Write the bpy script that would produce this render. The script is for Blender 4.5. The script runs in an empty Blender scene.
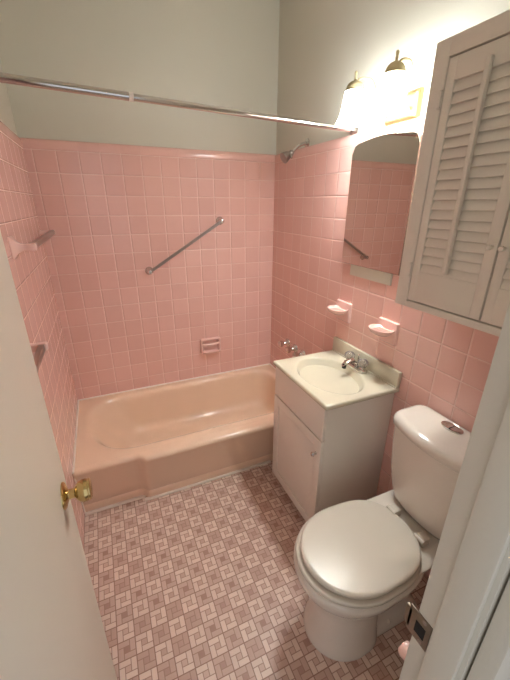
import bpy, bmesh, math, random
from mathutils import Vector, Matrix
random.seed(7)
SC = bpy.context.scene
COL = SC.collection
PI = math.pi

# ------------------------------------------------------------------ materials
def srgb(r, g, b):
    def f(c):
        c /= 255.0
        return c / 12.92 if c <= 0.04045 else ((c + 0.055) / 1.055) ** 2.4
    return (f(r), f(g), f(b), 1.0)


class X:
    """tiny expression wrapper over shader math nodes"""
    nt = None

    def __init__(self, s):
        self.s = s

    @staticmethod
    def m(op, *a):
        n = X.nt.nodes.new('ShaderNodeMath')
        n.operation = op
        for i, v in enumerate(a):
            if isinstance(v, X):
                X.nt.links.new(v.s, n.inputs[i])
            else:
                n.inputs[i].default_value = v
        return X(n.outputs[0])

    def __add__(self, o): return X.m('ADD', self, o)
    def __radd__(self, o): return X.m('ADD', o, self)
    def __sub__(self, o): return X.m('SUBTRACT', self, o)
    def __rsub__(self, o): return X.m('SUBTRACT', o, self)
    def __mul__(self, o): return X.m('MULTIPLY', self, o)
    def __rmul__(self, o): return X.m('MULTIPLY', o, self)
    def __truediv__(self, o): return X.m('DIVIDE', self, o)
    def fract(self): return X.m('FRACT', self)
    def floor(self): return X.m('FLOOR', self)
    def abs(self): return X.m('ABSOLUTE', self)
    def min(self, o): return X.m('MINIMUM', self, o)
    def max(self, o): return X.m('MAXIMUM', self, o)
    def lt(self, o): return X.m('LESS_THAN', self, o)
    def gt(self, o): return X.m('GREATER_THAN', self, o)

    def step(self, a, b):
        n = X.nt.nodes.new('ShaderNodeMapRange')
        n.interpolation_type = 'SMOOTHSTEP'
        X.nt.links.new(self.s, n.inputs['Value'])
        n.inputs['From Min'].default_value = a
        n.inputs['From Max'].default_value = b
        return X(n.outputs[0])


def newmat(name):
    m = bpy.data.materials.new(name)
    m.use_nodes = True
    nt = m.node_tree
    X.nt = nt
    return m, nt, nt.nodes['Principled BSDF']


def mix(nt, fac, a, b):
    n = nt.nodes.new('ShaderNodeMix')
    n.data_type = 'RGBA'
    for sock, v in ((n.inputs[0], fac), (n.inputs[6], a), (n.inputs[7], b)):
        if isinstance(v, X):
            nt.links.new(v.s, sock)
        elif isinstance(v, bpy.types.NodeSocket):
            nt.links.new(v, sock)
        else:
            sock.default_value = v
    return n.outputs[2]


def pos(nt):
    g = nt.nodes.new('ShaderNodeNewGeometry')
    s = nt.nodes.new('ShaderNodeSeparateXYZ')
    nt.links.new(g.outputs['Position'], s.inputs[0])
    return X(s.outputs[0]), X(s.outputs[1]), X(s.outputs[2]), g.outputs['Position']


def wnoise(nt, a, b, c=0.0):
    cmb = nt.nodes.new('ShaderNodeCombineXYZ')
    for i, v in enumerate((a, b, c)):
        if isinstance(v, X):
            nt.links.new(v.s, cmb.inputs[i])
        else:
            cmb.inputs[i].default_value = v
    w = nt.nodes.new('ShaderNodeTexWhiteNoise')
    w.noise_dimensions = '3D'
    nt.links.new(cmb.outputs[0], w.inputs['Vector'])
    return X(w.outputs['Value'])


def noise(nt, vec, scale, detail=2.0):
    n = nt.nodes.new('ShaderNodeTexNoise')
    n.inputs['Scale'].default_value = scale
    n.inputs['Detail'].default_value = detail
    nt.links.new(vec, n.inputs['Vector'])
    return X(n.outputs[0])


def bump(nt, bs, h, strength, dist):
    b = nt.nodes.new('ShaderNodeBump')
    b.inputs['Strength'].default_value = strength
    b.inputs['Distance'].default_value = dist
    nt.links.new(h.s, b.inputs['Height'])
    nt.links.new(b.outputs[0], bs.inputs['Normal'])


def plain(name, rgb, rough=0.5, metal=0.0, coat=0.0, nscale=6.0, namp=0.04, bmp=0.0, bscale=60.0, ior=None):
    """painted / glazed / metal surface with a faint procedural unevenness"""
    m, nt, bs = newmat(name)
    x, y, z, P = pos(nt)
    c = srgb(*rgb)
    d = tuple(v * (1 - namp * 2) for v in c[:3]) + (1,)
    l = tuple(min(1, v * (1 + namp)) for v in c[:3]) + (1,)
    nt.links.new(mix(nt, noise(nt, P, nscale, 3.0), d, l), bs.inputs['Base Color'])
    bs.inputs['Roughness'].default_value = rough
    bs.inputs['Metallic'].default_value = metal
    bs.inputs['Coat Weight'].default_value = coat
    bs.inputs['Coat Roughness'].default_value = 0.08
    if ior:
        bs.inputs['IOR'].default_value = ior
    if bmp:
        bump(nt, bs, noise(nt, P, bscale, 2.0), bmp, 0.002)
    return m


PITCH = 0.109
ZCAP = 1.85
TILE_RGB = (224, 163, 152)
GROUT_RGB = (244, 214, 203)


def tile_mat(name, axis, off):
    m, nt, bs = newmat(name)
    x, y, z, P = pos(nt)
    u = (x if axis == 'x' else y) / PITCH - off / PITCH
    v = (z - ZCAP) / PITCH
    du = ((u.fract() - 0.5).abs() * -1.0 + 0.5) * PITCH
    dv = ((v.fract() - 0.5).abs() * -1.0 + 0.5) * PITCH
    incap = z.gt(ZCAP + 0.004)
    du = du + incap * 1.0
    dv = dv + z.gt(ZCAP + 0.03) * 1.0
    d = du.min(dv)
    body = d.step(0.0006, 0.0019)
    n1 = wnoise(nt, u.floor(), v.floor())
    base = mix(nt, n1, srgb(234, 186, 174), srgb(240, 194, 182))
    col = mix(nt, body, srgb(*GROUT_RGB), base)
    nt.links.new(col, bs.inputs['Base Color'])
    rn = (1.0 - body) * 0.5 + 0.13
    nt.links.new(rn.s, bs.inputs['Roughness'])
    h = d.step(0.0004, 0.0060) + noise(nt, P, 7.0, 1.0) * 0.9 + (n1 - 0.5) * (u.fract() + v.fract()) * 0.25
    bump(nt, bs, h, 0.75, 0.0024)
    return m


def floor_mat():
    m, nt, bs = newmat('vinyl_parquet_floor')
    x, y, z, P = pos(nt)
    Q = 0.0645
    a = x / Q
    b = y / Q + 0.3
    fx = a.fract() * 3.0
    fy = b.fract() * 3.0

    def rect(x0, x1, y0, y1):
        return (fx - x0).min(x1 - fx).min((fy - y0).min(y1 - fy))
    r = [rect(0, 2, 2, 3), rect(2, 3, 1, 3), rect(1, 3, 0, 1), rect(0, 1, 0, 2), rect(1, 2, 1, 2)]
    sd = r[0].max(r[1]).max(r[2].max(r[3])).max(r[4])
    cen = r[4].gt(0.0)
    bid = r[0].gt(0) * 1.0 + r[1].gt(0) * 2.0 + r[2].gt(0) * 3.0 + r[3].gt(0) * 4.0
    fa, fb = a.floor(), b.floor()
    chk = ((fa + fb) * 0.5).fract().gt(0.25)
    nm = wnoise(nt, fa, fb, 3.0)
    nb = wnoise(nt, fa, fb, bid)
    light = mix(nt, nb, srgb(230, 207, 193), srgb(240, 218, 204))
    dark = mix(nt, nb, srgb(211, 180, 165), srgb(221, 192, 177))
    dark = mix(nt, nm, dark, srgb(205, 170, 154))
    brick = mix(nt, chk, dark, light)
    cdark = mix(nt, nm, srgb(178, 140, 124), srgb(202, 166, 150))
    clight = mix(nt, nm, srgb(206, 172, 156), srgb(220, 188, 172))
    brick = mix(nt, cen, brick, mix(nt, chk, cdark, clight))
    grain = noise(nt, P, 160.0, 3.0)
    brick = mix(nt, grain * 0.22, brick, srgb(170, 132, 116))
    line = sd.step(0.03, 0.10)
    edge = (fx.min(3.0 - fx).min(fy.min(3.0 - fy))).step(0.03, 0.12)
    col = mix(nt, line, srgb(172, 134, 119), brick)
    col = mix(nt, edge, srgb(156, 118, 103), col)
    nt.links.new(col, bs.inputs['Base Color'])
    rr = noise(nt, P, 9.0, 3.0) * 0.16 + 0.34
    nt.links.new(rr.s, bs.inputs['Roughness'])
    bump(nt, bs, line + grain * 0.35, 0.3, 0.0008)
    return m


def emit_mat(name, rgb, strength):
    m, nt, bs = newmat(name)
    x, y, z, P = pos(nt)
    c = srgb(*rgb)
    nt.links.new(mix(nt, noise(nt, P, 20.0), c, tuple(v * 0.95 for v in c[:3]) + (1,)), bs.inputs['Emission Color'])
    bs.inputs['Emission Strength'].default_value = strength
    bs.inputs['Base Color'].default_value = srgb(240, 236, 225)
    bs.inputs['Roughness'].default_value = 0.35
    return m


M = {}
M['tile_back'] = tile_mat('pink_tile_back', 'x', 0.35 * PITCH)
M['tile_right'] = tile_mat('pink_tile_right', 'y', -0.58 * PITCH)
M['tile_left'] = tile_mat('pink_tile_left', 'y', -0.45 * PITCH)
M['floor'] = floor_mat()
M['wall_paint'] = plain('cream_wall_paint', (213, 208, 192), 0.55, bmp=0.12, bscale=90, namp=0.015, nscale=3)
M['ceiling'] = plain('ceiling_paint', (226, 220, 206), 0.8, bmp=0.1, namp=0.015)
M['door_paint'] = plain('door_paint', (226, 217, 200), 0.38, bmp=0.06, bscale=25, namp=0.015, nscale=2)
M['trim_paint'] = plain('trim_paint', (217, 209, 194), 0.4, bmp=0.08, bscale=40, namp=0.02)
M['cab_paint'] = plain('louver_cabinet_paint', (238, 230, 217), 0.5, bmp=0.08, bscale=50, namp=0.02)
M['vanity_paint'] = plain('vanity_paint', (242, 234, 222), 0.4, bmp=0.05, bscale=40, namp=0.015)
M['marble'] = plain('cultured_marble', (214, 206, 184), 0.16, coat=0.3, namp=0.012)
M['porcelain'] = plain('white_porcelain', (232, 222, 210), 0.1, coat=0.5, namp=0.008)
M['seat'] = plain('toilet_seat_plastic', (216, 206, 191), 0.27, namp=0.006)
M['tub'] = plain('peach_tub_enamel', (242, 210, 182), 0.2, coat=0.25, namp=0.012, nscale=3)
M['ceramic_pink'] = plain('pink_ceramic', (238, 196, 185), 0.14, coat=0.3, namp=0.01)
M['caulk'] = plain('cream_caulk', (248, 234, 220), 0.5, namp=0.03, nscale=30)
M['chrome'] = plain('chrome', (212, 208, 204), 0.12, metal=1.0, namp=0.02)
M['chrome_dull'] = plain('brushed_chrome', (170, 158, 150), 0.3, metal=1.0, namp=0.08, nscale=40)
M['brass'] = plain('polished_brass', (206, 180, 124), 0.16, metal=1.0, namp=0.05, nscale=30)
M['antique_brass'] = plain('antique_gold', (206, 190, 148), 0.45, metal=0.45, namp=0.06, nscale=40)
M['gold_plate'] = plain('satin_gold', (186, 160, 110), 0.45, metal=0.8, namp=0.05, nscale=40)
M['nickel'] = plain('worn_nickel', (150, 136, 122), 0.35, metal=1.0, namp=0.15, nscale=60)
M['dark'] = plain('dark_gap', (30, 24, 20), 0.8)
M['rubber'] = plain('black_rubber', (26, 24, 23), 0.5)
M['shade'] = emit_mat('lit_frosted_glass', (244, 252, 255), 24.0)
M['bulb'] = emit_mat('lit_bulb', (244, 252, 255), 200.0)
m_, nt_, bs_ = newmat('mirror_glass')
x_, y_, z_, P_ = pos(nt_)
nt_.links.new(mix(nt_, noise(nt_, P_, 5.0), srgb(214, 208, 202), srgb(220, 214, 208)), bs_.inputs['Base Color'])
bs_.inputs['Metallic'].default_value = 1.0
bs_.inputs['Roughness'].default_value = 0.015
M['mirror'] = m_
m_, nt_, bs_ = newmat('clear_acrylic')
x_, y_, z_, P_ = pos(nt_)
nt_.links.new(mix(nt_, noise(nt_, P_, 50.0), srgb(232, 226, 220), srgb(246, 242, 238)), bs_.inputs['Base Color'])
bs_.inputs['Transmission Weight'].default_value = 0.85
bs_.inputs['Roughness'].default_value = 0.08
bs_.inputs['IOR'].default_value = 1.49
M['acrylic'] = m_
M['wood_floor'] = plain('hall_floor_wood', (120, 92, 70), 0.4, namp=0.15, nscale=8)

# ------------------------------------------------------------------ mesh helpers
def bm_box(bm, x0, x1, y0, y1, z0, z1, bev=0.0, seg=2):
    t = bmesh.new()
    vs = [t.verts.new((x, y, z)) for x in (x0, x1) for y in (y0, y1) for z in (z0, z1)]
    for f in ((0, 1, 3, 2), (4, 6, 7, 5), (0, 4, 5, 1), (2, 3, 7, 6), (0, 2, 6, 4), (1, 5, 7, 3)):
        t.faces.new([vs[i] for i in f])
    bmesh.ops.recalc_face_normals(t, faces=t.faces)
    if bev > 0:
        bmesh.ops.bevel(t, geom=list(t.edges), offset=bev, segments=seg, profile=0.5, affect='EDGES')
    merge(bm, t)


def merge(bm, t, mat=None):
    if mat is not None:
        t.transform(mat)
    me = bpy.data.meshes.new('tmp')
    t.to_mesh(me)
    t.free()
    bm.from_mesh(me)
    bpy.data.meshes.remove(me)


def loft(bm, rings, cap0=True, cap1=True, closed=True):
    R = [[bm.verts.new(p) for p in r] for r in rings]
    n = len(R[0])
    for a, b in zip(R[:-1], R[1:]):
        for i in range(n if closed else n - 1):
            j = (i + 1) % n
            bm.faces.new((a[i], a[j], b[j], b[i]))
    if cap0:
        bm.faces.new(R[0][::-1])
    if cap1:
        bm.faces.new(R[-1])
    return R


def frame(d):
    d = Vector(d).normalized()
    a = Vector((0, 0, 1)) if abs(d.z) < 0.9 else Vector((1, 0, 0))
    u = d.cross(a).normalized()
    v = d.cross(u).normalized()
    return d, u, v


def lathe(bm, origin, axis, prof, n=28, cap0=True, cap1=True):
    """prof: list of (distance along axis, radius)"""
    d, u, v = frame(axis)
    o = Vector(origin)
    rings = []
    for t, r in prof:
        rings.append([o + d * t + (u * math.cos(2 * PI * i / n) + v * math.sin(2 * PI * i / n)) * r for i in range(n)])
    t_ = bmesh.new()
    loft(t_, rings, cap0, cap1)
    bmesh.ops.recalc_face_normals(t_, faces=t_.faces)
    merge(bm, t_)


def cyl(bm, a, b, r, n=20, r2=None):
    a, b = Vector(a), Vector(b)
    lathe(bm, a, b - a, [(0, r), ((b - a).length, r if r2 is None else r2)], n)


def tube(bm, pts, r, n=14, sub=6):
    P = [Vector(p) for p in pts]
    out = []
    for i in range(len(P) - 1):
        p0 = P[i - 1] if i else P[i] * 2 - P[i + 1]
        p1, p2 = P[i], P[i + 1]
        p3 = P[i + 2] if i + 2 < len(P) else P[i + 1] * 2 - P[i]
        for k in range(sub):
            t = k / sub
            out.append(0.5 * ((2 * p1) + (p2 - p0) * t + (2 * p0 - 5 * p1 + 4 * p2 - p3) * t * t + (3 * p1 - p0 - 3 * p2 + p3) * t ** 3))
    out.append(P[-1])
    rings = []
    prev = None
    for i, p in enumerate(out):
        d = (out[min(i + 1, len(out) - 1)] - out[max(i - 1, 0)]).normalized()
        if prev is None:
            _, u, v = frame(d)
        else:
            u = (prev - d * prev.dot(d)).normalized()
            v = d.cross(u).normalized()
        prev = u
        rings.append([p + (u * math.cos(2 * PI * k / n) + v * math.sin(2 * PI * k / n)) * r for k in range(n)])
    t_ = bmesh.new()
    loft(t_, rings)
    bmesh.ops.recalc_face_normals(t_, faces=t_.faces)
    merge(bm, t_)


def rrect(x0, x1, y0, y1, r, z, nc=8, ns=6):
    """rounded rectangle ring with fixed topology, counter-clockwise"""
    if not isinstance(r, (tuple, list)):
        r = (r,) * 4
    cs = [(x1 - r[0], y1 - r[0], 0, r[0]), (x0 + r[1], y1 - r[1], 90, r[1]),
          (x0 + r[2], y0 + r[2], 180, r[2]), (x1 - r[3], y0 + r[3], 270, r[3])]
    pts = []
    for k, (cx, cy, a0, rr) in enumerate(cs):
        for i in range(nc + 1):
            a = math.radians(a0 + 90 * i / nc)
            pts.append(Vector((cx + rr * math.cos(a), cy + rr * math.sin(a), z)))
        nx, ny, na, nr = cs[(k + 1) % 4]
        a = math.radians(na)
        e = Vector((nx + nr * math.cos(a), ny + nr * math.sin(a), z))
        s = pts[-1].copy()
        for i in range(1, ns):
            pts.append(s.lerp(e, i / ns))
    return pts


def obj(name, bm, mat, parent=None, smooth=40, recalc=True):
    if recalc:
        bmesh.ops.recalc_face_normals(bm, faces=bm.faces)
    if parent is not None:
        r = parent
        while r.parent:
            r = r.parent
        bmesh.ops.translate(bm, verts=bm.verts, vec=-Vector(r.location))
    me = bpy.data.meshes.new(name)
    bm.to_mesh(me)
    bm.free()
    me.materials.append(M[mat] if isinstance(mat, str) else mat)
    for p in me.polygons:
        p.use_smooth = True
    me.set_sharp_from_angle(angle=math.radians(smooth))
    o = bpy.data.objects.new(name, me)
    COL.objects.link(o)
    if parent is not None:
        o.parent = parent
    return o


def tag(o, label=None, cat=None, group=None, kind=None):
    if label: o['label'] = label
    if cat: o['category'] = cat
    if group: o['group'] = group
    if kind: o['kind'] = kind
    return o


def thing(name, loc, label, cat, group=None, kind=None):
    o = bpy.data.objects.new(name, None)
    o.empty_display_size = 0.05
    COL.objects.link(o)
    o.location = loc
    return tag(o, label, cat, group, kind)


def box_obj(name, b, mat, parent=None, bev=0.0):
    bm = bmesh.new()
    bm_box(bm, *b, bev=bev)
    return obj(name, bm, mat, parent)


def copy_tree(o, parent=None):
    c = o.copy()
    COL.objects.link(c)
    if parent is not None:
        c.parent = parent
    for ch in list(o.children):
        copy_tree(ch, c)
    return c


# ------------------------------------------------------------------ room
W = 1.455           # tiled face of right wall
YF = -2.089         # room face of the doorway wall
YH = -2.174         # hall face of the doorway wall
ZC = 2.75
S = 'structure'
tag(box_obj('floor', (-0.1, 1.6, YH, 0.1, -0.06, 0.0), 'floor'), 'vinyl floor printed with small pinwheel parquet blocks', 'floor', kind=S)
tag(box_obj('floor_hall', (-1.3, 2.4, -3.4, YH, -0.06, 0.0), 'wood_floor'), 'hall floor outside the bathroom door', 'floor', kind=S)
tag(box_obj('ceiling', (-0.1, 1.6, YH, 0.1, ZC, ZC + 0.06), 'ceiling'), 'painted bathroom ceiling', 'ceiling', kind=S)
tag(box_obj('wall_back', (-0.1, 1.6, 0.014, 0.1, 0, ZC), 'wall_paint'), 'cream painted wall above the tub, behind its pink tile', 'wall', kind=S)
tag(box_obj('wall_left', (-0.1, -0.014, YF, 0.014, 0, ZC), 'wall_paint'), 'cream painted left wall behind the door', 'wall', kind=S)
tag(box_obj('wall_right', (W + 0.014, 1.6, YF, 0.014, 0, ZC), 'wall_paint'), 'cream painted wall behind mirror and light fixture', 'wall', kind=S)


def wainscot(name, axis, mat, label):
    # tile face with a bullnosed cap on top, set proud of the painted wall
    prof = [(0.014, 0.0), (0.0, 0.0), (0.0, ZCAP), (-0.0015, ZCAP + 0.004), (-0.0015, ZCAP + 0.036), (0.001, ZCAP + 0.045), (0.006, ZCAP + 0.05), (0.0145, ZCAP + 0.052)]
    bm = bmesh.new()
    rings = []
    for e in (0, 1):
        if axis == 'back':
            xx = (-0.014, W + 0.014)[e]
            rings.append([Vector((xx, d, z)) for d, z in prof])
        elif axis == 'left':
            yy = (YF, 0.0)[e]
            rings.append([Vector((-d, yy, z)) for d, z in prof])
        else:
            yy = (YF, 0.0)[e]
            rings.append([Vector((W + d, yy, z)) for d, z in prof])
    loft(bm, rings, True, True, True)
    return tag(obj(name, bm, mat, smooth=50), label, 'wall tile', kind=S)


wainscot('trim_1', 'back', 'tile_back', 'pink square wall tile with rounded cap above the tub')
wainscot('trim_2', 'left', 'tile_left', 'pink square wall tile on the left wall beside the door')
wainscot('trim_3', 'right', 'tile_right', 'pink square wall tile behind vanity and toilet')

# doorway wall with its opening
DX0, DX1, DZ = 0.075, 0.690, 2.05
bm = bmesh.new()
bm_box(bm, -1.3, DX0 - 0.02, YH, YF, 0, ZC)
bm_box(bm, DX1 + 0.02, 2.4, YH, YF, 0, ZC)
bm_box(bm, DX0 - 0.02, DX1 + 0.02, YH, YF, DZ + 0.02, ZC)
tag(obj('wall_front', bm, 'wall_paint'), 'wall around the doorway the photo looks through', 'wall', kind=S)

# right jamb: frame board, stop, hall casing
jamb = thing('trim_4', (DX1, -2.13, 0), 'off white door jamb at the right with stop and strike plate', 'door frame', kind=S)
box_obj('jamb', (DX1, DX1 + 0.02, -2.172, -2.0885, 0, DZ), 'trim_paint', jamb, 0.0015)
box_obj('stop', (DX1 - 0.010, DX1 + 0.001, -2.166, -2.121, 0, DZ - 0.02), 'trim_paint', jamb, 0.003)
box_obj('casing', (DX1 + 0.006, DX1 + 0.075, -2.203, -2.1745, 0, DZ + 0.07), 'trim_paint', jamb, 0.004)
zs = 0.93
bm = bmesh.new()
bm_box(bm, DX1 - 0.0022, DX1 + 0.0005, -2.117, -2.075, zs - 0.031, zs + 0.031, 0.0008)
# lip curling past the jamb edge
bm_box(bm, DX1 - 0.0022, DX1 + 0.0035, -2.081, -2.068, zs - 0.022, zs + 0.022, 0.001)
sp = obj('strike_plate', bm, 'nickel', jamb)
tag(sp, 'worn nickel strike plate')
box_obj('latch_hole', (DX1 - 0.0026, DX1 - 0.0018, -2.109, -2.090, zs - 0.015, zs + 0.012), 'dark', sp, 0.0002)
for dz in (-0.025, 0.025):
    bm = bmesh.new()
    lathe(bm, (DX1 - 0.0018, -2.104, zs + dz), (-1, 0, 0), [(0, 0.0042), (0.0012, 0.0036)], 12)
    obj('screw', bm, 'chrome_dull', sp)

lj = thing('trim_5', (DX0, -2.13, 0), 'left and head boards of the door frame', 'door frame', kind=S)
box_obj('jamb', (DX0 - 0.02, DX0, -2.172, -2.088, 0, DZ), 'trim_paint', lj, 0.0015)
box_obj('head', (DX0 - 0.02, DX1 + 0.02, -2.172, -2.088, DZ, DZ + 0.02), 'trim_paint', lj, 0.0015)
box_obj('casing', (DX0 - 0.075, DX0 - 0.006, -2.203, -2.1745, 0, DZ + 0.07), 'trim_paint', lj, 0.004)
box_obj('head_casing', (DX0 - 0.006, DX1 + 0.006, -2.203, -2.1745, DZ + 0.006, DZ + 0.07), 'trim_paint', lj, 0.004)

# open door, swung against the left wall
door = thing('door_1', (0.102, -2.08, 0), 'white flush bathroom door standing open at the left with a brass knob', 'door', kind=S)
bm = bmesh.new()
bm_box(bm, 0.085, 0.122, -2.082, -1.485, 0.012, DZ - 0.01, 0.002)
obj('door_panel', bm, 'door_paint', door)
ky, kz = -1.547, 0.93
bm = bmesh.new()
lathe(bm, (0.1215, ky, kz), (1, 0, 0), [(0, 0.033), (0.003, 0.0325), (0.006, 0.029), (0.009, 0.020), (0.012, 0.0125), (0.022, 0.0115), (0.026, 0.013), (0.030, 0.019),
      (0.036, 0.0245), (0.044, 0.027), (0.052, 0.027), (0.056, 0.0255), (0.058, 0.0265), (0.0605, 0.026), (0.0625, 0.022), (0.063, 0.012), (0.0625, 0.006)], 36)
kb = obj('knob', bm, 'brass', door, smooth=30)
tag(kb, 'polished brass door knob')
bm = bmesh.new()
lathe(bm, (0.1835, ky, kz), (1, 0, 0), [(0, 0.006), (0.0015, 0.0055), (0.002, 0.003)], 16)
obj('keyhole_button', bm, 'brass', kb)
bm = bmesh.new()
lathe(bm, (0.0855, ky, kz), (-1, 0, 0), [(0, 0.033), (0.004, 0.0325), (0.009, 0.020), (0.020, 0.0115), (0.030, 0.019), (0.040, 0.026), (0.052, 0.026), (0.056, 0.012)], 28)
obj('rear_knob', bm, 'brass', door)
bm = bmesh.new()
bm_box(bm, 0.091, 0.116, -1.4855, -1.4835, kz - 0.028, kz + 0.028, 0.0005)
bm_box(bm, 0.096, 0.111, -1.4845, -1.476, kz - 0.008, kz + 0.008, 0.002)
obj('latch', bm, 'brass', door)

# ------------------------------------------------------------------ bathtub
tub = thing('bathtub', (0.73, -0.38, 0), 'peach enamel bathtub set between the three pink tiled walls', 'bathtub')
ZR = 0.345
N_, S_ = 10, 10
bm = bmesh.new()
rings = [rrect(0.002, W - 0.002, -0.70, -0.002, 0.004, ZR, N_, S_),
         rrect(0.046, W - 0.046, -0.672, -0.036, (0.13, 0.20, 0.26, 0.13), ZR, N_, S_),
         rrect(0.060, W - 0.058, -0.655, -0.048, (0.13, 0.20, 0.26, 0.13), ZR - 0.0025, N_, S_),
         rrect(0.074, W - 0.067, -0.640, -0.057, (0.13, 0.20, 0.26, 0.13), ZR - 0.010, N_, S_),
         rrect(0.088, W - 0.072, -0.627, -0.063, (0.13, 0.19, 0.25, 0.13), ZR - 0.024, N_, S_),
         rrect(0.108, W - 0.077, -0.617, -0.069, (0.13, 0.19, 0.25, 0.13), ZR - 0.05, N_, S_),
         rrect(0.17, W - 0.087, -0.605, -0.085, (0.12, 0.17, 0.22, 0.12), ZR - 0.14, N_, S_),
         rrect(0.24, W - 0.098, -0.594, -0.105, (0.11, 0.15, 0.19, 0.11), ZR - 0.22, N_, S_),
         rrect(0.275, W - 0.112, -0.580, -0.122, (0.10, 0.13, 0.16, 0.10), ZR - 0.255, N_, S_),
         rrect(0.32, W - 0.14, -0.55, -0.152, (0.08, 0.10, 0.12, 0.08), ZR - 0.277, N_, S_),
         rrect(0.40, W - 0.20, -0.49, -0.215, (0.04, 0.06, 0.06, 0.04), ZR - 0.283, N_, S_)]
loft(bm, rings, False, True)
# apron: profile swept along x, the left end set back from a raised panel
prof = [(-0.7002, ZR - 0.0001), (-0.718, ZR - 0.0002), (-0.742, ZR - 0.001), (-0.755, ZR - 0.005), (-0.763, ZR - 0.013), (-0.765, ZR - 0.024), (-0.761, ZR - 0.036),
        (-0.750, ZR - 0.075), (-0.734, 0.20), (-0.716, 0.12), (-0.7055, 0.068), (-0.7025, 0.062), (-0.7075, 0.056), (-0.7035, 0.03), (-0.700, 0.0), (-0.65, 0.0)]
xs = [0.002, 0.10, 0.20, 0.285, 0.305, 0.322, 0.336, 0.348, 0.36, 0.50, 0.7, 0.9, 1.1, 1.3, W - 0.002]
def shift(x):
    t = min(1, max(0, (x - 0.308) / 0.040))
    return 0.034 * (1 - t * t * (3 - 2 * t))
rings = []
for x in xs:
    s = shift(x)
    rings.append([Vector((x, y + s * (min(1, max(0, (-y - 0.7002) / 0.04)) if z > 0.2 else 1.0), z)) for y, z in prof])
loft(bm, rings, True, True, False)
obj('tub_body', bm, 'tub', tub, smooth=50, recalc=True)
bm = bmesh.new()
tube(bm, [(0.004, -0.004, ZR + 0.001), (W - 0.004, -0.004, ZR + 0.001)], 0.0065, 8)
tube(bm, [(0.004, -0.004, ZR + 0.001), (0.004, -0.735, ZR + 0.0)], 0.006, 8)
tube(bm, [(W - 0.004, -0.004, ZR + 0.001), (W - 0.004, -0.735, ZR + 0.0)], 0.005, 8)
cl = obj('caulk_bead', bm, 'caulk', tub)
bm = bmesh.new()
tube(bm, [(0.004, -0.722, 0.3), (0.004, -0.672, 0.005)], 0.004, 8)
obj('caulk_bead', bm, 'caulk', tub)
bm = bmesh.new()
bm_box(bm, 0.003, 0.322, -0.684, -0.660, 0.0, 0.012, 0.004)
bm_box(bm, 0.315, 1.12, -0.716, -0.692, 0.0, 0.012, 0.004)
obj('base_strip', bm, 'caulk', tub)
bm = bmesh.new()
lathe(bm, (1.15, -0.36, 0.0625), (0, 0, 1), [(0, 0.028), (0.002, 0.027), (0.003, 0.018)], 24)
obj('drain', bm, 'chrome', tub)

# ------------------------------------------------------------------ shower things
rod = thing('shower_curtain_rod', (0.7, -0.8, 1.93), 'long chrome telescoping rod across the tub opening', 'curtain rod')
A = Vector((-0.013, -0.80, 1.957)); B = Vector((W + 0.013, -0.80, 1.917))
J = A.lerp(B, 0.255 + 0.07)
bm = bmesh.new(); cyl(bm, A, J, 0.0135, 24); obj('outer_tube', bm, 'chrome', rod)
bm = bmesh.new(); cyl(bm, J, B, 0.0115, 24); obj('inner_tube', bm, 'chrome', rod)
bm = bmesh.new(); cyl(bm, J - (B - A) * 0.004, J + (B - A) * 0.006, 0.0145, 24); tag(obj('collar', bm, 'caulk', rod), 'white plastic collar at the joint')
for e, d in ((A, (B - A).normalized()), (B, (A - B).normalized())):
    bm = bmesh.new()
    lathe(bm, e, d, [(0.0005, 0.026), (0.006, 0.026), (0.010, 0.020), (0.024, 0.0165), (0.026, 0.0145)], 24)
    obj('end_flange', bm, 'chrome_dull', rod)

sh = thing('wall_shower', (W + 0.014, -0.38, 1.92), 'small chrome shower head on a bent arm above the right wall tile', 'shower head')
bm = bmesh.new()
tube(bm, [(W + 0.014, -0.38, 1.918), (W - 0.012, -0.38, 1.915), (1.405, -0.38, 1.896), (1.372, -0.38, 1.866)], 0.0090, 14)
obj('shower_arm', bm, 'chrome', sh)
bm = bmesh.new()
lathe(bm, (W + 0.0138, -0.38, 1.918), (-1, 0, 0), [(0, 0.026), (0.004, 0.025), (0.010, 0.014)], 24)
obj('flange', bm, 'chrome', sh)
bm = bmesh.new()
lathe(bm, (1.376, -0.38, 1.869), (-0.86, 0, -0.50), [(0, 0.011), (0.010, 0.017), (0.020, 0.014), (0.028, 0.015), (0.036, 0.023), (0.064, 0.030), (0.069, 0.030), (0.070, 0.024)], 28)
obj('head', bm, 'chrome_dull', sh)
bm = bmesh.new()
lathe(bm, (1.352, -0.396, 1.855), (0, -0.6, -0.8), [(0, 0.005), (0.014, 0.005), (0.018, 0.008), (0.026, 0.006)], 12)
obj('lever', bm, 'chrome', sh)

tf = thing('tub_faucet', (W, -0.38, 0.64), 'chrome tub valve handles on the right wall above the tub rim', 'faucet')
for yy, zz in ((-0.285, 0.645), (-0.395, 0.642), (-0.50, 0.642)):
    bm = bmesh.new()
    lathe(bm, (W, yy, zz), (-1, 0, 0), [(0, 0.030), (0.004, 0.029), (0.012, 0.020), (0.022, 0.012), (0.046, 0.010)], 24)
    obj('escutcheon', bm, 'chrome', tf)
    bm = bmesh.new()
    lathe(bm, (W - 0.040, yy, zz), (-1, 0, 0), [(0, 0.014), (0.006, 0.021), (0.014, 0.0245), (0.030, 0.0235), (0.036, 0.018), (0.037, 0.010)], 8)
    obj('handle', bm, 'chrome', tf, smooth=25)
bm = bmesh.new()
tube(bm, [(W, -0.395, 0.50), (W - 0.07, -0.395, 0.50), (W - 0.12, -0.395, 0.49), (W - 0.13, -0.395, 0.468)], 0.019, 16)
obj('spout', bm, 'chrome', tf)

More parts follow.
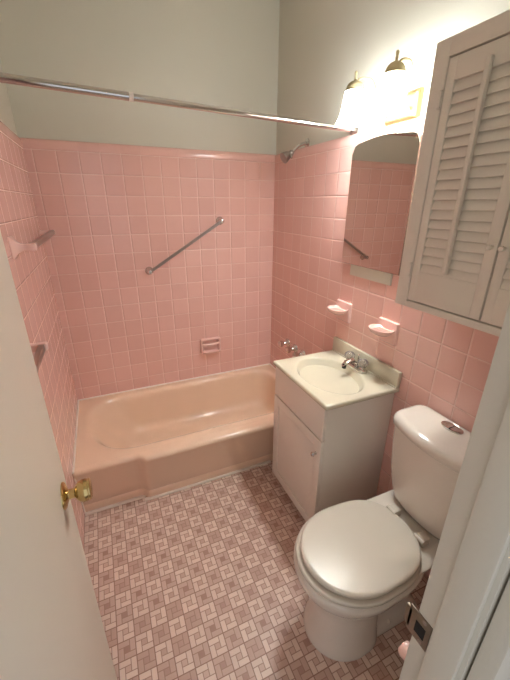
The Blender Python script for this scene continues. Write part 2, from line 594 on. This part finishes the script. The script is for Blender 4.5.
# ------------------------------------------------------------------ grab bar, soap dishes, towel bars
gb = thing('grab_bar', (0.81, 0, 1.33), 'slanted chrome grab bar on the pink tile over the tub', 'grab bar')
p0 = Vector((0.560, -0.045, 1.185)); p1 = Vector((1.052, -0.045, 1.487))
dv = (p1 - p0).normalized()
bm = bmesh.new(); cyl(bm, p0 - dv * 0.012, p1 + dv * 0.014, 0.0095, 20); obj('bar', bm, 'chrome_dull', gb)
for p in (p0, p1):
    bm = bmesh.new()
    lathe(bm, (p.x, 0, p.z), (0, -1, 0), [(0, 0.027), (0.004, 0.026), (0.010, 0.020), (0.016, 0.016), (0.034, 0.0145), (0.050, 0.0150), (0.058, 0.012), (0.060, 0.006)], 24)
    obj('post', bm, 'chrome', gb)

rs = thing('recessed_soap_dish', (0.944, 0, 0.60), 'pink ceramic soap dish with grip bar on the tub wall', 'soap dish')
x0, x1, z0, z1 = 0.868, 1.020, 0.543, 0.660
bm = bmesh.new()
def yrect(xa, xb, za, zb, r, y):
    return [Vector((p.x, y, p.y)) for p in rrect(xa, xb, za, zb, r, 0, 5, 3)]
loft(bm, [yrect(x0, x1, z0, z1, 0.012, 0.001), yrect(x0, x1, z0, z1, 0.012, -0.024), yrect(x0 + 0.004, x1 - 0.004, z0 + 0.004, z1 - 0.004, 0.010, -0.029),
          yrect(x0 + 0.013, x1 - 0.013, z0 + 0.012, z1 - 0.012, 0.012, -0.029), yrect(x0 + 0.016, x1 - 0.016, z0 + 0.015, z1 - 0.015, 0.012, -0.024),
          yrect(x0 + 0.024, x1 - 0.024, z0 + 0.022, z1 - 0.020, 0.012, -0.0035)], False, True)
obj('face_plate', bm, 'ceramic_pink', rs)
bm = bmesh.new()
tube(bm, [(x0 + 0.010, -0.020, z1 - 0.040), (x0 + 0.026, -0.034, z1 - 0.041), (0.944, -0.038, z1 - 0.042), (x1 - 0.026, -0.034, z1 - 0.041), (x1 - 0.010, -0.020, z1 - 0.040)], 0.0085, 14)
obj('grip_bar', bm, 'ceramic_pink', rs)
bm = bmesh.new()
loft(bm, [rrect(x0 + 0.010, x1 - 0.010, -0.050, -0.006, (0.004, 0.004, 0.03, 0.03), z0 + 0.006, 6, 4), rrect(x0 + 0.006, x1 - 0.006, -0.056, -0.006, (0.004, 0.004, 0.034, 0.034), z0 + 0.022, 6, 4),
          rrect(x0 + 0.010, x1 - 0.010, -0.051, -0.007, (0.004, 0.004, 0.03, 0.03), z0 + 0.024, 6, 4), rrect(x0 + 0.018, x1 - 0.018, -0.042, -0.010, (0.004, 0.004, 0.022, 0.022), z0 + 0.014, 6, 4)])
obj('tray', bm, 'ceramic_pink', rs)


def wall_soap(y, z, label):
    t = thing('wall_soap_dish', (W, y, z), label, 'soap dish', 'pink soap dishes on the right wall')
    bm = bmesh.new()
    w = 0.060
    # back plate with a stepped shoulder
    def xrect(w_, za, zb, r, x):
        return [Vector((x, y + p.x, z + p.y)) for p in rrect(-w_, w_, za, zb, r, 0, 5, 3)]
    loft(bm, [xrect(w, -0.085, 0.022, 0.006, W + 0.001), xrect(w, -0.085, 0.022, 0.006, W - 0.007), xrect(w - 0.004, -0.081, 0.018, 0.006, W - 0.012)], False, True)
    obj('back_plate', bm, 'ceramic_pink', t)
    bm = bmesh.new()
    def oval(rx, ry, cx, zz, n=36):
        out = []
        for i in range(n):
            a = 2 * PI * i / n
            xx = cx + rx * math.cos(a)
            out.append(Vector((min(xx, W - 0.006), y + ry * math.sin(a), z + zz)))
        return out
    cx = W - 0.047
    loft(bm, [oval(0.030, 0.036, cx + 0.006, -0.040), oval(0.043, 0.052, cx, -0.028), oval(0.049, 0.060, cx, -0.017), oval(0.050, 0.062, cx, -0.011), oval(0.047, 0.058, cx, -0.010),
              oval(0.042, 0.052, cx, -0.016), oval(0.032, 0.040, cx, -0.022), oval(0.012, 0.014, cx, -0.024)])
    obj('dish', bm, 'ceramic_pink', t)
    bm = bmesh.new()
    for k in (-2, -1, 0, 1, 2):
        yy = y + k * 0.015
        tube(bm, [(cx - 0.026, yy, z - 0.020), (cx + 0.026, yy, z - 0.020)], 0.0024, 8)
    obj('ribs', bm, 'ceramic_pink', t)
    return t


sd1 = wall_soap(-0.880, 1.086, 'pink ceramic soap dish left of the other, below the mirror corner')
sd2 = copy_tree(sd1)
sd2.location = (W, -1.207, 1.080)
sd2['label'] = 'pink ceramic soap dish over the vanity end nearest the toilet'


def towel_bar(y0, y1, z, label, far_slim=False):
    t = thing('towel_bar', (0, y0, z), label, 'towel bar')
    for yy in (y0, y1):
        bm = bmesh.new()
        def sq(h, x, dz=0.0):
            return [Vector((x, yy + p.x, z + p.y + dz)) for p in rrect(-h, h, -h, h, h * 0.25, 0, 4, 2)]
        if far_slim and yy == y1:
            loft(bm, [sq(0.015, -0.001), sq(0.015, 0.004), sq(0.011, 0.010), sq(0.010, 0.060), sq(0.006, 0.072)], False, True)
            obj('post', bm, 'ceramic_pink', t)
            continue
        loft(bm, [sq(0.040, -0.001), sq(0.040, 0.004), sq(0.034, 0.008), sq(0.021, 0.018), sq(0.0135, 0.030), sq(0.0115, 0.044), sq(0.0135, 0.050), sq(0.0140, 0.074), sq(0.011, 0.078), sq(0.005, 0.080)], False, True)
        obj('post', bm, 'ceramic_pink', t)
    bm = bmesh.new()
    bm_box(bm, 0.052, 0.070, y0 - 0.012, y1 + 0.012, z - 0.012, z + 0.012, 0.002)
    tag(obj('bar', bm, 'chrome_dull', t), 'square chrome bar')
    return t


towel_bar(-0.80, -0.05, 1.440, 'higher of two towel bars on the left tiled wall, over the tub', True)
towel_bar(-1.52, -1.035, 1.135, 'lower of two towel bars on the left wall, half hidden by the door')

# ------------------------------------------------------------------ vanity
vx0, vy0, vy1, vz = 1.078, -1.306, -0.846, 0.789
van = thing('vanity_cabinet', (1.27, (vy0 + vy1) / 2, 0), 'small white vanity cabinet between the tub and the toilet', 'cabinet')
bm = bmesh.new()
bm_box(bm, vx0, W - 0.002, vy0, vy0 + 0.015, 0.085, vz, 0.002)
bm_box(bm, vx0, W - 0.002, vy1 - 0.015, vy1, 0.085, vz, 0.002)
bm_box(bm, W - 0.010, W - 0.002, vy0 + 0.014, vy1 - 0.014, 0.085, vz)
bm_box(bm, vx0, W - 0.008, vy0 + 0.014, vy1 - 0.014, 0.085, 0.10)
bm_box(bm, vx0, vx0 + 0.015, vy0 + 0.014, vy1 - 0.014, 0.605, 0.625)
bm_box(bm, vx0 + 0.055, vx0 + 0.070, vy0 + 0.006, vy1 - 0.006, 0.0, 0.09)
bm_box(bm, vx0 + 0.02, W - 0.002, vy0, vy0 + 0.015, 0.0, 0.09)
bm_box(bm, vx0 + 0.02, W - 0.002, vy1 - 0.015, vy1, 0.0, 0.09)
obj('carcass', bm, 'vanity_paint', van)
box_obj('drawer_front', (vx0 - 0.016, vx0, vy0 + 0.001, vy1 - 0.001, 0.617, vz - 0.003), 'vanity_paint', van, 0.0025)
bm = bmesh.new()
ya, yb, za, zb = vy0 + 0.001, vy1 - 0.001, 0.06, 0.611
bm_box(bm, vx0 - 0.012, vx0, ya, yb, za, zb, 0.002)
st = 0.052
bm_box(bm, vx0 - 0.018, vx0 - 0.011, ya, ya + st, za, zb, 0.0025)
bm_box(bm, vx0 - 0.018, vx0 - 0.011, yb - st, yb, za, zb, 0.0025)
bm_box(bm, vx0 - 0.018, vx0 - 0.011, ya + st - 0.002, yb - st + 0.002, za, za + st, 0.0025)
bm_box(bm, vx0 - 0.018, vx0 - 0.011, ya + st - 0.002, yb - st + 0.002, zb - st, zb, 0.0025)
vd = obj('door', bm, 'vanity_paint', van)
bm = bmesh.new()
lathe(bm, (vx0 - 0.017, vy0 + 0.035, 0.53), (-1, 0, 0), [(0, 0.008), (0.003, 0.007), (0.009, 0.005), (0.014, 0.010), (0.020, 0.012), (0.025, 0.009), (0.026, 0.004)], 18)
obj('knob', bm, 'chrome', vd)

# vanity top with moulded oval basin
vt = thing('sink_countertop', (1.26, -1.075, vz), 'cream moulded vanity top with an oval basin and backsplash', 'sink')
cx0, cx1, cy0, cy1, zt = 1.052, W - 0.001, -1.327, -0.834, 0.812
bcx, bcy = 1.238, -1.080
def rect_ring(x0, x1, y0, y1, z, n=72):
    out = []
    for i in range(n):
        a = 2 * PI * i / n
        dx, dy = math.cos(a), math.sin(a)
        tx = ((x1 - bcx) / dx if dx > 1e-9 else (x0 - bcx) / dx if dx < -1e-9 else 1e9)
        ty = ((y1 - bcy) / dy if dy > 1e-9 else (y0 - bcy) / dy if dy < -1e-9 else 1e9)
        t = min(tx, ty)
        out.append(Vector((bcx + dx * t, bcy + dy * t, z)))
    # snap nearest points to the corners
    for cx in (x0, x1):
        for cy in (y0, y1):
            k = min(range(n), key=lambda q: (out[q].x - cx) ** 2 + (out[q].y - cy) ** 2)
            out[k] = Vector((cx, cy, z))
    return out
def ell(rx, ry, z, n=72, sx=0.0):
    return [Vector((bcx + sx + rx * math.cos(2 * PI * i / n), bcy + ry * math.sin(2 * PI * i / n), z)) for i in range(n)]
bm = bmesh.new()
loft(bm, [ell(0.128, 0.185, vz - 0.012), rect_ring(cx0 + 0.004, cx1, cy0 + 0.004, cy1 - 0.004, vz), rect_ring(cx0 + 0.001, cx1, cy0 + 0.001, cy1 - 0.001, vz + 0.003), rect_ring(cx0, cx1, cy0, cy1, zt - 0.012), rect_ring(cx0 + 0.0015, cx1, cy0 + 0.0015, cy1 - 0.0015, zt - 0.006), rect_ring(cx0 + 0.005, cx1, cy0 + 0.005, cy1 - 0.005, zt - 0.0015),
          rect_ring(cx0 + 0.011, cx1, cy0 + 0.011, cy1 - 0.011, zt), ell(0.150, 0.212, zt), ell(0.146, 0.206, zt - 0.001)] + [ell(0.142 * t, 0.200 * t, zt - 0.003 - 0.122 * (1 - t ** 2.4)) for t in (1.0, 0.97, 0.94, 0.90, 0.85, 0.79, 0.72, 0.64, 0.55, 0.45, 0.34, 0.22, 0.13)], True, True)
obj('basin_slab', bm, 'marble', vt, smooth=60)
bm = bmesh.new()
bm_box(bm, W - 0.020, W - 0.001, cy0, cy1, zt - 0.004, 0.892, 0.004)
bm_box(bm, W - 0.026, W - 0.018, cy0 + 0.004, cy1 - 0.004, zt - 0.003, zt + 0.006, 0.003)
obj('backsplash', bm, 'marble', vt)
bm = bmesh.new()
lathe(bm, (bcx, bcy, zt - 0.1245), (0, 0, 1), [(0, 0.022), (0.003, 0.021), (0.003, 0.014), (0.001, 0.013)], 24)
obj('drain_ring', bm, 'chrome', vt)

# basin faucet
fx, fy = 1.402, -1.078
fa = thing('basin_faucet', (fx, fy, zt), 'chrome faucet with clear acrylic knobs behind the oval basin', 'faucet')
bm = bmesh.new()
loft(bm, [rrect(fx - 0.027, fx + 0.025, fy - 0.078, fy + 0.078, 0.024, zt, 8, 4), rrect(fx - 0.026, fx + 0.024, fy - 0.077, fy + 0.077, 0.024, zt + 0.012, 8, 4), rrect(fx - 0.020, fx + 0.018, fy - 0.070, fy + 0.070, 0.018, zt + 0.018, 8, 4)])
obj('base_plate', bm, 'chrome', fa)
bm = bmesh.new()
rings = []
for t, (x, z, w, h) in enumerate([(fx + 0.008, zt + 0.014, 0.017, 0.016), (fx + 0.002, zt + 0.035, 0.017, 0.016), (fx - 0.022, zt + 0.047, 0.015, 0.012), (fx - 0.046, zt + 0.045, 0.014, 0.010), (fx - 0.068, zt + 0.038, 0.013, 0.009), (fx - 0.080, zt + 0.031, 0.011, 0.007)]):
    ang = [PI / 2, PI / 4, 0.1, -0.12, -0.35, -0.5][t]
    rings.append([Vector((x - math.sin(ang) * h * math.sin(a) * -1 * -1, fy + w * math.cos(a), z + math.cos(ang) * h * math.sin(a))) for a in [2 * PI * k / 18 for k in range(18)]])
loft(bm, rings)
obj('spout', bm, 'chrome', fa)
bm = bmesh.new()
cyl(bm, (fx - 0.070, fy, zt + 0.036), (fx - 0.073, fy, zt + 0.012), 0.0105, 16)
tag(obj('aerator', bm, 'rubber', fa), 'dark aerator tip')
bm = bmesh.new()
cyl(bm, (fx + 0.014, fy, zt + 0.03), (fx + 0.014, fy, zt + 0.066), 0.0025, 10)
lathe(bm, (fx + 0.014, fy, zt + 0.064), (0, 0, 1), [(0, 0.003), (0.004, 0.006), (0.009, 0.004)], 12)
obj('lift_rod', bm, 'chrome', fa)
for s in (-1, 1):
    yy = fy + s * 0.051
    bm = bmesh.new()
    lathe(bm, (fx, yy, zt + 0.016), (0, 0, 1), [(0, 0.017), (0.006, 0.014), (0.012, 0.010), (0.020, 0.008)], 20)
    hn = obj('handle_stem', bm, 'chrome', fa)
    bm = bmesh.new()
    n = 32
    rings = []
    for zz, r in ((0.028, 0.013), (0.032, 0.021), (0.044, 0.026), (0.058, 0.0245), (0.066, 0.018), (0.068, 0.009)):
        rings.append([Vector((fx + math.cos(2 * PI * i / n) * r * (1 + 0.07 * math.cos(8 * 2 * PI * i / n)), yy + math.sin(2 * PI * i / n) * r * (1 + 0.07 * math.cos(8 * 2 * PI * i / n)), zt + zz)) for i in range(n)])
    loft(bm, rings)
    tag(obj('acrylic_knob', bm, 'acrylic', hn), 'clear acrylic knob')

# ------------------------------------------------------------------ mirror cabinet
my0, my1 = -1.232, -0.842
mz0, mz1 = 1.312, 1.815
mc = thing('medicine_cabinet', (W, (my0 + my1) / 2, mz0), 'arched frameless mirror cabinet on the tile over the vanity', 'mirror')
def arch(x, inset=0.0):
    ym = (my0 + my1) / 2
    hw = (my1 - my0) / 2 - inset
    pts = [(-hw, mz0 + inset), (hw, mz0 + inset)]
    n = 26
    for i in range(n + 1):
        t = 1 - 2 * i / n
        # gently arched top with softly rounded shoulders
        tt = t
        z = 1.862 - 0.022 * tt * tt - inset
        e = 1 - abs(t)
        if e < 0.16:
            k = 1 - e / 0.16
            z -= 0.030 * (1 - math.sqrt(max(0, 1 - k * k)))
        pts.append((hw * t, z))
    return [Vector((x, ym + a, z)) for a, z in pts]
bm = bmesh.new()
bm_box(bm, W - 0.010, W, my0 + 0.050, my1 - 0.062, 1.257, 1.80, 0.001)
obj('body', bm, 'wall_paint', mc)
bm = bmesh.new()
loft(bm, [arch(W - 0.0102), arch(W - 0.0185)], True, True)
tag(obj('mirror_edge', bm, 'nickel', mc), 'dark metal mirror edge')
bm = bmesh.new()
loft(bm, [arch(W - 0.0186, 0.0015), arch(W - 0.0205, 0.0015)], True, True)
tag(obj('mirror', bm, 'mirror', mc, smooth=20), 'clear mirror glass')

# ------------------------------------------------------------------ sconce
sy = -1.095
sc = thing('wall_sconce', (W + 0.014, sy, 1.93), 'two lamp antique gold wall light with white bell shades', 'wall light')
bm = bmesh.new()
XW = W + 0.014
def plate(h, v, x):
    return [Vector((x, sy + p.x, 1.945 + p.y)) for p in rrect(-h, h, -v, v, 0.006, 0, 4, 3)]
loft(bm, [plate(0.085, 0.050, XW + 0.001), plate(0.085, 0.050, XW - 0.012), plate(0.078, 0.043, XW - 0.022), plate(0.066, 0.034, XW - 0.026)], False, True)
obj('back_plate', bm, 'gold_plate', sc)
SX = 1.300
for s in (1, -1):
    yy = sy + s * 0.106
    za = 2.040
    bm = bmesh.new()
    y_ = sy + s * 0.055
    tube(bm, [(XW - 0.022, y_, 1.935), (XW - 0.050, y_ + s * 0.006, 1.925), (XW - 0.072, y_ + s * 0.015, 1.945), (XW - 0.080, y_ + s * 0.030, 2.00), (XW - 0.085, yy - s * 0.012, 2.036),
              (XW - 0.105, yy - s * 0.004, 2.054), (SX + 0.025, yy, 2.051), (SX, yy, za - 0.01)], 0.0048, 12)
    obj('arm', bm, 'antique_brass', sc)
    bm = bmesh.new()
    lathe(bm, (SX, yy, 2.042), (0, 0, -1), [(-0.012, 0.003), (-0.009, 0.006), (-0.005, 0.0045), (0, 0.007), (0.004, 0.018), (0.010, 0.026), (0.020, 0.032), (0.029, 0.034), (0.032, 0.038), (0.036, 0.038), (0.037, 0.032)], 32)
    cp = obj('socket_cap', bm, 'antique_brass', sc)
    bm = bmesh.new()
    lathe(bm, (SX, yy, 2.062), (0, 0, -1), [(-0.012, 0.002), (-0.008, 0.006), (-0.002, 0.006), (0.004, 0.004), (0.012, 0.006)], 16)
    obj('finial', bm, 'antique_brass', cp)
    bm = bmesh.new()
    prof = [(0.0, 0.035), (0.010, 0.0375), (0.025, 0.039), (0.045, 0.042), (0.068, 0.046), (0.088, 0.052), (0.103, 0.059), (0.110, 0.063)]
    inner = [(t, r - 0.0035) for t, r in prof][::-1]
    lathe(bm, (SX, yy, 2.006), (0, 0, -1), prof + inner, 40, False, False)
    tag(obj('shade', bm, 'shade', sc, smooth=60), 'glowing white bell shade')
    bm = bmesh.new()
    lathe(bm, (SX, yy, 2.006), (0, 0, -1), [(0.0, 0.013), (0.018, 0.014), (0.030, 0.019), (0.046, 0.026), (0.060, 0.028), (0.072, 0.023), (0.081, 0.012), (0.084, 0.004)], 24)
    obj('bulb', bm, 'bulb', sc)

# ------------------------------------------------------------------ louvered wall cabinet
cxf = 1.200
lc = thing('louvered_cabinet', (1.33, -1.745, 1.275), 'white painted wall cabinet with louvered doors above the toilet', 'cabinet')
cy_l, cy_r, cz0, cz1 = -1.455, -2.050, 1.275, 1.996
dz0, dz1 = 1.300, 1.948
bm = bmesh.new()
bm_box(bm, cxf + 0.019, W + 0.012, cy_r, cy_l, cz0 + 0.004, cz1 - 0.004, 0.002)
obj('carcass', bm, 'cab_paint', lc)
bm = bmesh.new()
bm_box(bm, cxf, cxf + 0.02, cy_l - 0.047, cy_l, cz0, cz1, 0.002)
bm_box(bm, cxf, cxf + 0.02, cy_r, cy_r + 0.047, cz0, cz1, 0.002)
bm_box(bm, cxf, cxf + 0.02, cy_r + 0.045, cy_l - 0.045, dz1 + 0.004, cz1, 0.002)
bm_box(bm, cxf, cxf + 0.02, cy_r + 0.045, cy_l - 0.045, cz0, dz0 - 0.004, 0.002)
obj('face_frame', bm, 'cab_paint', lc)
def louver_door(y_hi, y_lo, hinge_hi):
    xf = cxf + 0.001
    bm = bmesh.new()
    th = 0.018
    sl, sr = (0.026, 0.030)
    zl0, zl1 = 1.395, 1.895
    bm_box(bm, xf, xf + th, y_hi - sl, y_hi, dz0, dz1, 0.002)
    bm_box(bm, xf, xf + th, y_lo, y_lo + sr, dz0, dz1, 0.002)
    bm_box(bm, xf, xf + th, y_lo + sr - 0.001, y_hi - sl + 0.001, dz0, zl0, 0.002)
    bm_box(bm, xf, xf + th, y_lo + sr - 0.001, y_hi - sl + 0.001, zl1, dz1, 0.002)
    bm_box(bm, xf + th - 0.003, xf + th, y_lo + 0.01, y_hi - 0.01, dz0 + 0.01, dz1 - 0.01)
    d = obj('door', bm, 'cab_paint', lc)
    bm = bmesh.new()
    n = 19
    pz = (zl1 - zl0) / n
    ang = math.radians(71)
    for i in range(n):
        zc = zl0 + (i + 0.5) * pz
        t = bmesh.new()
        bm_box(t, -0.0155, 0.0155, y_lo + sr - 0.003, y_hi - sl + 0.003, -0.003, 0.003, 0.002)
        merge(bm, t, Matrix.Translation((xf + 0.0095, 0, zc)) @ Matrix.Rotation(-ang, 4, 'Y'))
    obj('louver_slats', bm, 'cab_paint', d)
    bm = bmesh.new()
    ym = (y_lo + sr + y_hi - sl) / 2
    bm_box(bm, xf - 0.014, xf - 0.001, ym - 0.0065, ym + 0.0065, zl0 + 0.008, zl1 + 0.022, 0.002)
    obj('tilt_rod', bm, 'cab_paint', d)
    bm = bmesh.new()
    yk = (y_lo + 0.013) if hinge_hi else (y_hi - 0.013)
    lathe(bm, (xf, yk, 1.492), (-1, 0, 0), [(0, 0.005), (0.006, 0.004), (0.010, 0.007), (0.015, 0.0075), (0.018, 0.005)], 14)
    obj('knob', bm, 'cab_paint', d)
    for zh in (1.395, 1.855):
        bm = bmesh.new()
        yh = y_hi + 0.006 if hinge_hi else y_lo - 0.006
        cyl(bm, (cxf - 0.003, yh, zh - 0.016), (cxf - 0.003, yh, zh + 0.020), 0.0035, 10)
        lathe(bm, (cxf - 0.003, yh, zh + 0.019), (0, 0, 1), [(0, 0.0035), (0.002, 0.005), (0.006, 0.003)], 10)
        lathe(bm, (cxf - 0.003, yh, zh - 0.015), (0, 0, -1), [(0, 0.0035), (0.002, 0.005), (0.006, 0.003)], 10)
        obj('hinge', bm, 'cab_paint', d)
ymid = (cy_l + cy_r) / 2
louver_door(cy_l - 0.050, ymid + 0.0025, True)
louver_door(ymid - 0.0025, cy_r + 0.050, False)

# ------------------------------------------------------------------ toilet
ty = -1.646
to = thing('toilet', (1.1, ty, 0), 'white two piece toilet with its lid closed, right of the vanity', 'toilet')
def egg(xf, xb, hw, z, n=56, back=0.55, yc=ty, sq=2.0):
    """plan outline: rounded front at xf, squarer back at xb"""
    L = xb - xf
    cxm = xf + hw * 1.12 if L > 2 * hw else (xf + xb) / 2
    out = []
    for i in range(n):
        a = 2 * PI * i / n
        c, s = math.cos(a), math.sin(a)
        if c < 0:
            x = cxm + (cxm - xf) * c
            y = hw * s
        else:
            e = 2.0 / (2.0 + 2.2 * back)
            x = cxm + (xb - cxm) * (abs(c) ** e)
            y = hw * math.copysign(abs(s) ** (0.9 if back > 0.3 else 1.0), s)
            y *= 1 - 0.10 * back * c
        out.append(Vector((x, yc + y, z)))
    return out
bm = bmesh.new()
pc = ty - 0.006
loft(bm, [egg(0.820, 1.10, 0.136, 0.0, back=0.9, yc=pc), egg(0.818, 1.10, 0.137, 0.012, back=0.9, yc=pc), egg(0.824, 1.10, 0.133, 0.03, back=0.9, yc=pc), egg(0.834, 1.09, 0.126, 0.10, back=0.9, yc=pc), egg(0.838, 1.09, 0.123, 0.18, back=0.9, yc=pc),
          egg(0.834, 1.11, 0.126, 0.235, back=0.9, yc=pc), egg(0.814, 1.14, 0.144, 0.275, back=0.8), egg(0.782, 1.18, 0.170, 0.308, back=0.7), egg(0.768, 1.22, 0.186, 0.338, back=0.8), egg(0.763, 1.25, 0.192, 0.364, back=0.9), egg(0.764, 1.26, 0.192, 0.378, back=0.9), egg(0.772, 1.25, 0.185, 0.3865, back=0.9)])
# trapway body behind the pedestal with a footed base
loft(bm, [rrect(0.95, 1.30, ty - 0.115, ty + 0.115, 0.04, 0.0), rrect(0.95, 1.30, ty - 0.115, ty + 0.115, 0.04, 0.03), rrect(0.95, 1.29, ty - 0.10, ty + 0.10, 0.04, 0.055), rrect(0.95, 1.28, ty - 0.085, ty + 0.085, 0.04, 0.075),
          rrect(0.95, 1.27, ty - 0.080, ty + 0.080, 0.05, 0.18), rrect(0.95, 1.30, ty - 0.095, ty + 0.095, 0.05, 0.28), rrect(0.95, 1.36, ty - 0.13, ty + 0.13, 0.05, 0.345), rrect(0.97, 1.41, ty - 0.160, ty + 0.160, 0.05, 0.375), rrect(1.16, 1.415, ty - 0.164, ty + 0.164, 0.04, 0.394), rrect(1.18, 1.41, ty - 0.156, ty + 0.156, 0.04, 0.4015)])
obj('bowl', bm, 'porcelain', to, smooth=60)
bm = bmesh.new()
loft(bm, [egg(0.776, 1.232, 0.182, 0.387, back=0.8), egg(0.770, 1.232, 0.188, 0.391, back=0.8), egg(0.769, 1.232, 0.189, 0.398, back=0.8), egg(0.774, 1.232, 0.185, 0.404, back=0.8), egg(0.79, 1.22, 0.17, 0.4055, back=0.8)])
obj('seat', bm, 'seat', to, smooth=60)
bm = bmesh.new()
def lidring(i_, z): return egg(0.787 + i_, 1.236 - i_ * 0.6, 0.177 - i_, z, back=0.8)
loft(bm, [lidring(0.020, 0.4095), lidring(0.006, 0.4100), lidring(0.001, 0.4120), lidring(0.0, 0.4160), lidring(0.0, 0.4215), lidring(0.0022, 0.4255), lidring(0.0060, 0.4280), lidring(0.011, 0.4290), lidring(0.020, 0.4293), lidring(0.10, 0.4296)])
obj('lid', bm, 'seat', to, smooth=60)
for s in (-1, 1):
    bm = bmesh.new()
    yy = ty - 0.012 + s * 0.070
    bm_box(bm, 1.226, 1.264, yy - 0.020, yy + 0.020, 0.400, 0.434, 0.006)
    cyl(bm, (1.228, yy - 0.021, 0.428), (1.228, yy + 0.021, 0.428), 0.009, 14)
    obj('hinge', bm, 'seat', to)
# tank
def tankring(x_f, x_b, hw, z, r, bow, n=10):
    pts = rrect(x_f, x_b, ty - hw, ty + hw, r, z, 8, n)
    for p in pts:
        k = 1 - ((p.y - ty) / hw) ** 2
        if p.x < (x_f + x_b) / 2:
            p.x -= bow * k
    return pts
bm = bmesh.new()
loft(bm, [tankring(1.325, 1.42, 0.110, 0.402, 0.04, 0.020), tankring(1.314, 1.43, 0.136, 0.410, 0.045, 0.024), tankring(1.308, 1.436, 0.150, 0.430, 0.045, 0.028), tankring(1.302, 1.438, 0.162, 0.48, 0.042, 0.032), tankring(1.294, 1.440, 0.175, 0.57, 0.038, 0.036),
          tankring(1.290, 1.442, 0.183, 0.68, 0.036, 0.038), tankring(1.288, 1.442, 0.186, 0.767, 0.036, 0.038)])
obj('tank', bm, 'porcelain', to, smooth=60)
bm = bmesh.new()
loft(bm, [tankring(1.286, 1.446, 0.189, 0.7685, 0.036, 0.038), tankring(1.282, 1.448, 0.193, 0.773, 0.038, 0.038), tankring(1.281, 1.448, 0.194, 0.790, 0.038, 0.038), tankring(1.284, 1.447, 0.191, 0.803, 0.038, 0.038), tankring(1.292, 1.443, 0.183, 0.812, 0.036, 0.036), tankring(1.308, 1.435, 0.168, 0.817, 0.032, 0.030), tankring(1.34, 1.41, 0.13, 0.820, 0.02, 0.015)])
obj('tank_lid', bm, 'porcelain', to, smooth=60)
bm = bmesh.new()
def bt(rx, ry, z): return [Vector((1.392 + rx * math.cos(2 * PI * i / 32), -1.640 + ry * math.sin(2 * PI * i / 32), z)) for i in range(32)]
loft(bm, [bt(0.026, 0.042, 0.812), bt(0.026, 0.042, 0.824), bt(0.023, 0.039, 0.826), bt(0.021, 0.037, 0.8245), bt(0.010, 0.02, 0.824)])
fb = obj('flush_button', bm, 'chrome', to)
tag(fb, 'oval chrome flush button')
bm = bmesh.new()
bm_box(bm, 1.372, 1.412, -1.6405, -1.6395, 0.8235, 0.8258)
obj('button_split', bm, 'dark', fb)
for s in (-1, 1):
    bm = bmesh.new()
    lathe(bm, (1.13, ty + s * 0.100, 0.028), (0, 0, 1), [(0, 0.014), (0.010, 0.0135), (0.020, 0.009), (0.024, 0.003)], 16)
    obj('bolt_cap', bm, 'porcelain', to)
bm = bmesh.new()
tube(bm, [(W, -1.42, 0.17), (1.40, -1.42, 0.17), (1.385, -1.425, 0.22), (1.39, -1.46, 0.34), (1.39, -1.50, 0.42)], 0.006, 10)
obj('supply_line', bm, 'chrome', to)

# ------------------------------------------------------------------ pink paper holder on the doorway wall
ph = thing('toilet_paper_holder', (0.825, YF, 0.61), 'pink ceramic paper holder peeking past the right door jamb', 'paper holder')
for px in (0.816, 0.961):
    bm = bmesh.new()
    lathe(bm, (px, YF, 0.612), (0, 1, 0), [(-0.001, 0.030), (0.006, 0.030), (0.012, 0.022), (0.030, 0.017), (0.055, 0.018), (0.070, 0.021), (0.080, 0.017), (0.084, 0.006)], 24)
    obj('post', bm, 'ceramic_pink', ph)
bm = bmesh.new()
cyl(bm, (0.821, YF + 0.062, 0.612), (0.956, YF + 0.062, 0.612), 0.011, 16)
obj('roller', bm, 'ceramic_pink', ph)

# ------------------------------------------------------------------ hall, light, camera
tag(box_obj('ceiling_hall', (-1.3, 2.4, -3.4, YH, 2.6, 2.66), 'ceiling'), 'hall ceiling outside the doorway', 'ceiling', kind=S)
w = bpy.data.worlds.new('World')
SC.world = w
w.use_nodes = True
bg = w.node_tree.nodes['Background']
bg.inputs[0].default_value = (0.88, 0.93, 1.0, 1)
bg.inputs[1].default_value = 0.42

cam = bpy.data.cameras.new('Camera')
co = bpy.data.objects.new('Camera', cam)
COL.objects.link(co)
r_ = Vector((3.75700e-01, -4.11800e-01, -7.36000e-02))
Rm = Matrix.Rotation(r_.length, 3, r_.normalized())
Mx = Rm @ Matrix(((1, 0, 0), (0, 0, -1), (0, 1, 0)))
rt, dn, fw = Mx[0], Mx[1], Mx[2]
m4 = Matrix(((rt[0], -dn[0], -fw[0], 0.2920), (rt[1], -dn[1], -fw[1], -2.3046), (rt[2], -dn[2], -fw[2], 1.85 - 0.2604), (0, 0, 0, 1)))
co.matrix_world = m4
cam.sensor_fit = 'HORIZONTAL'
cam.sensor_width = 36.0
cam.lens = 36.0 * 339.297 / 510.0
cam.clip_start = 0.01
SC.camera = co

SC.view_settings.view_transform = 'Standard'
SC.view_settings.look = 'None'
SC.view_settings.exposure = 1.08
SC.view_settings.gamma = 1.0
SC.view_settings.use_curve_mapping = False
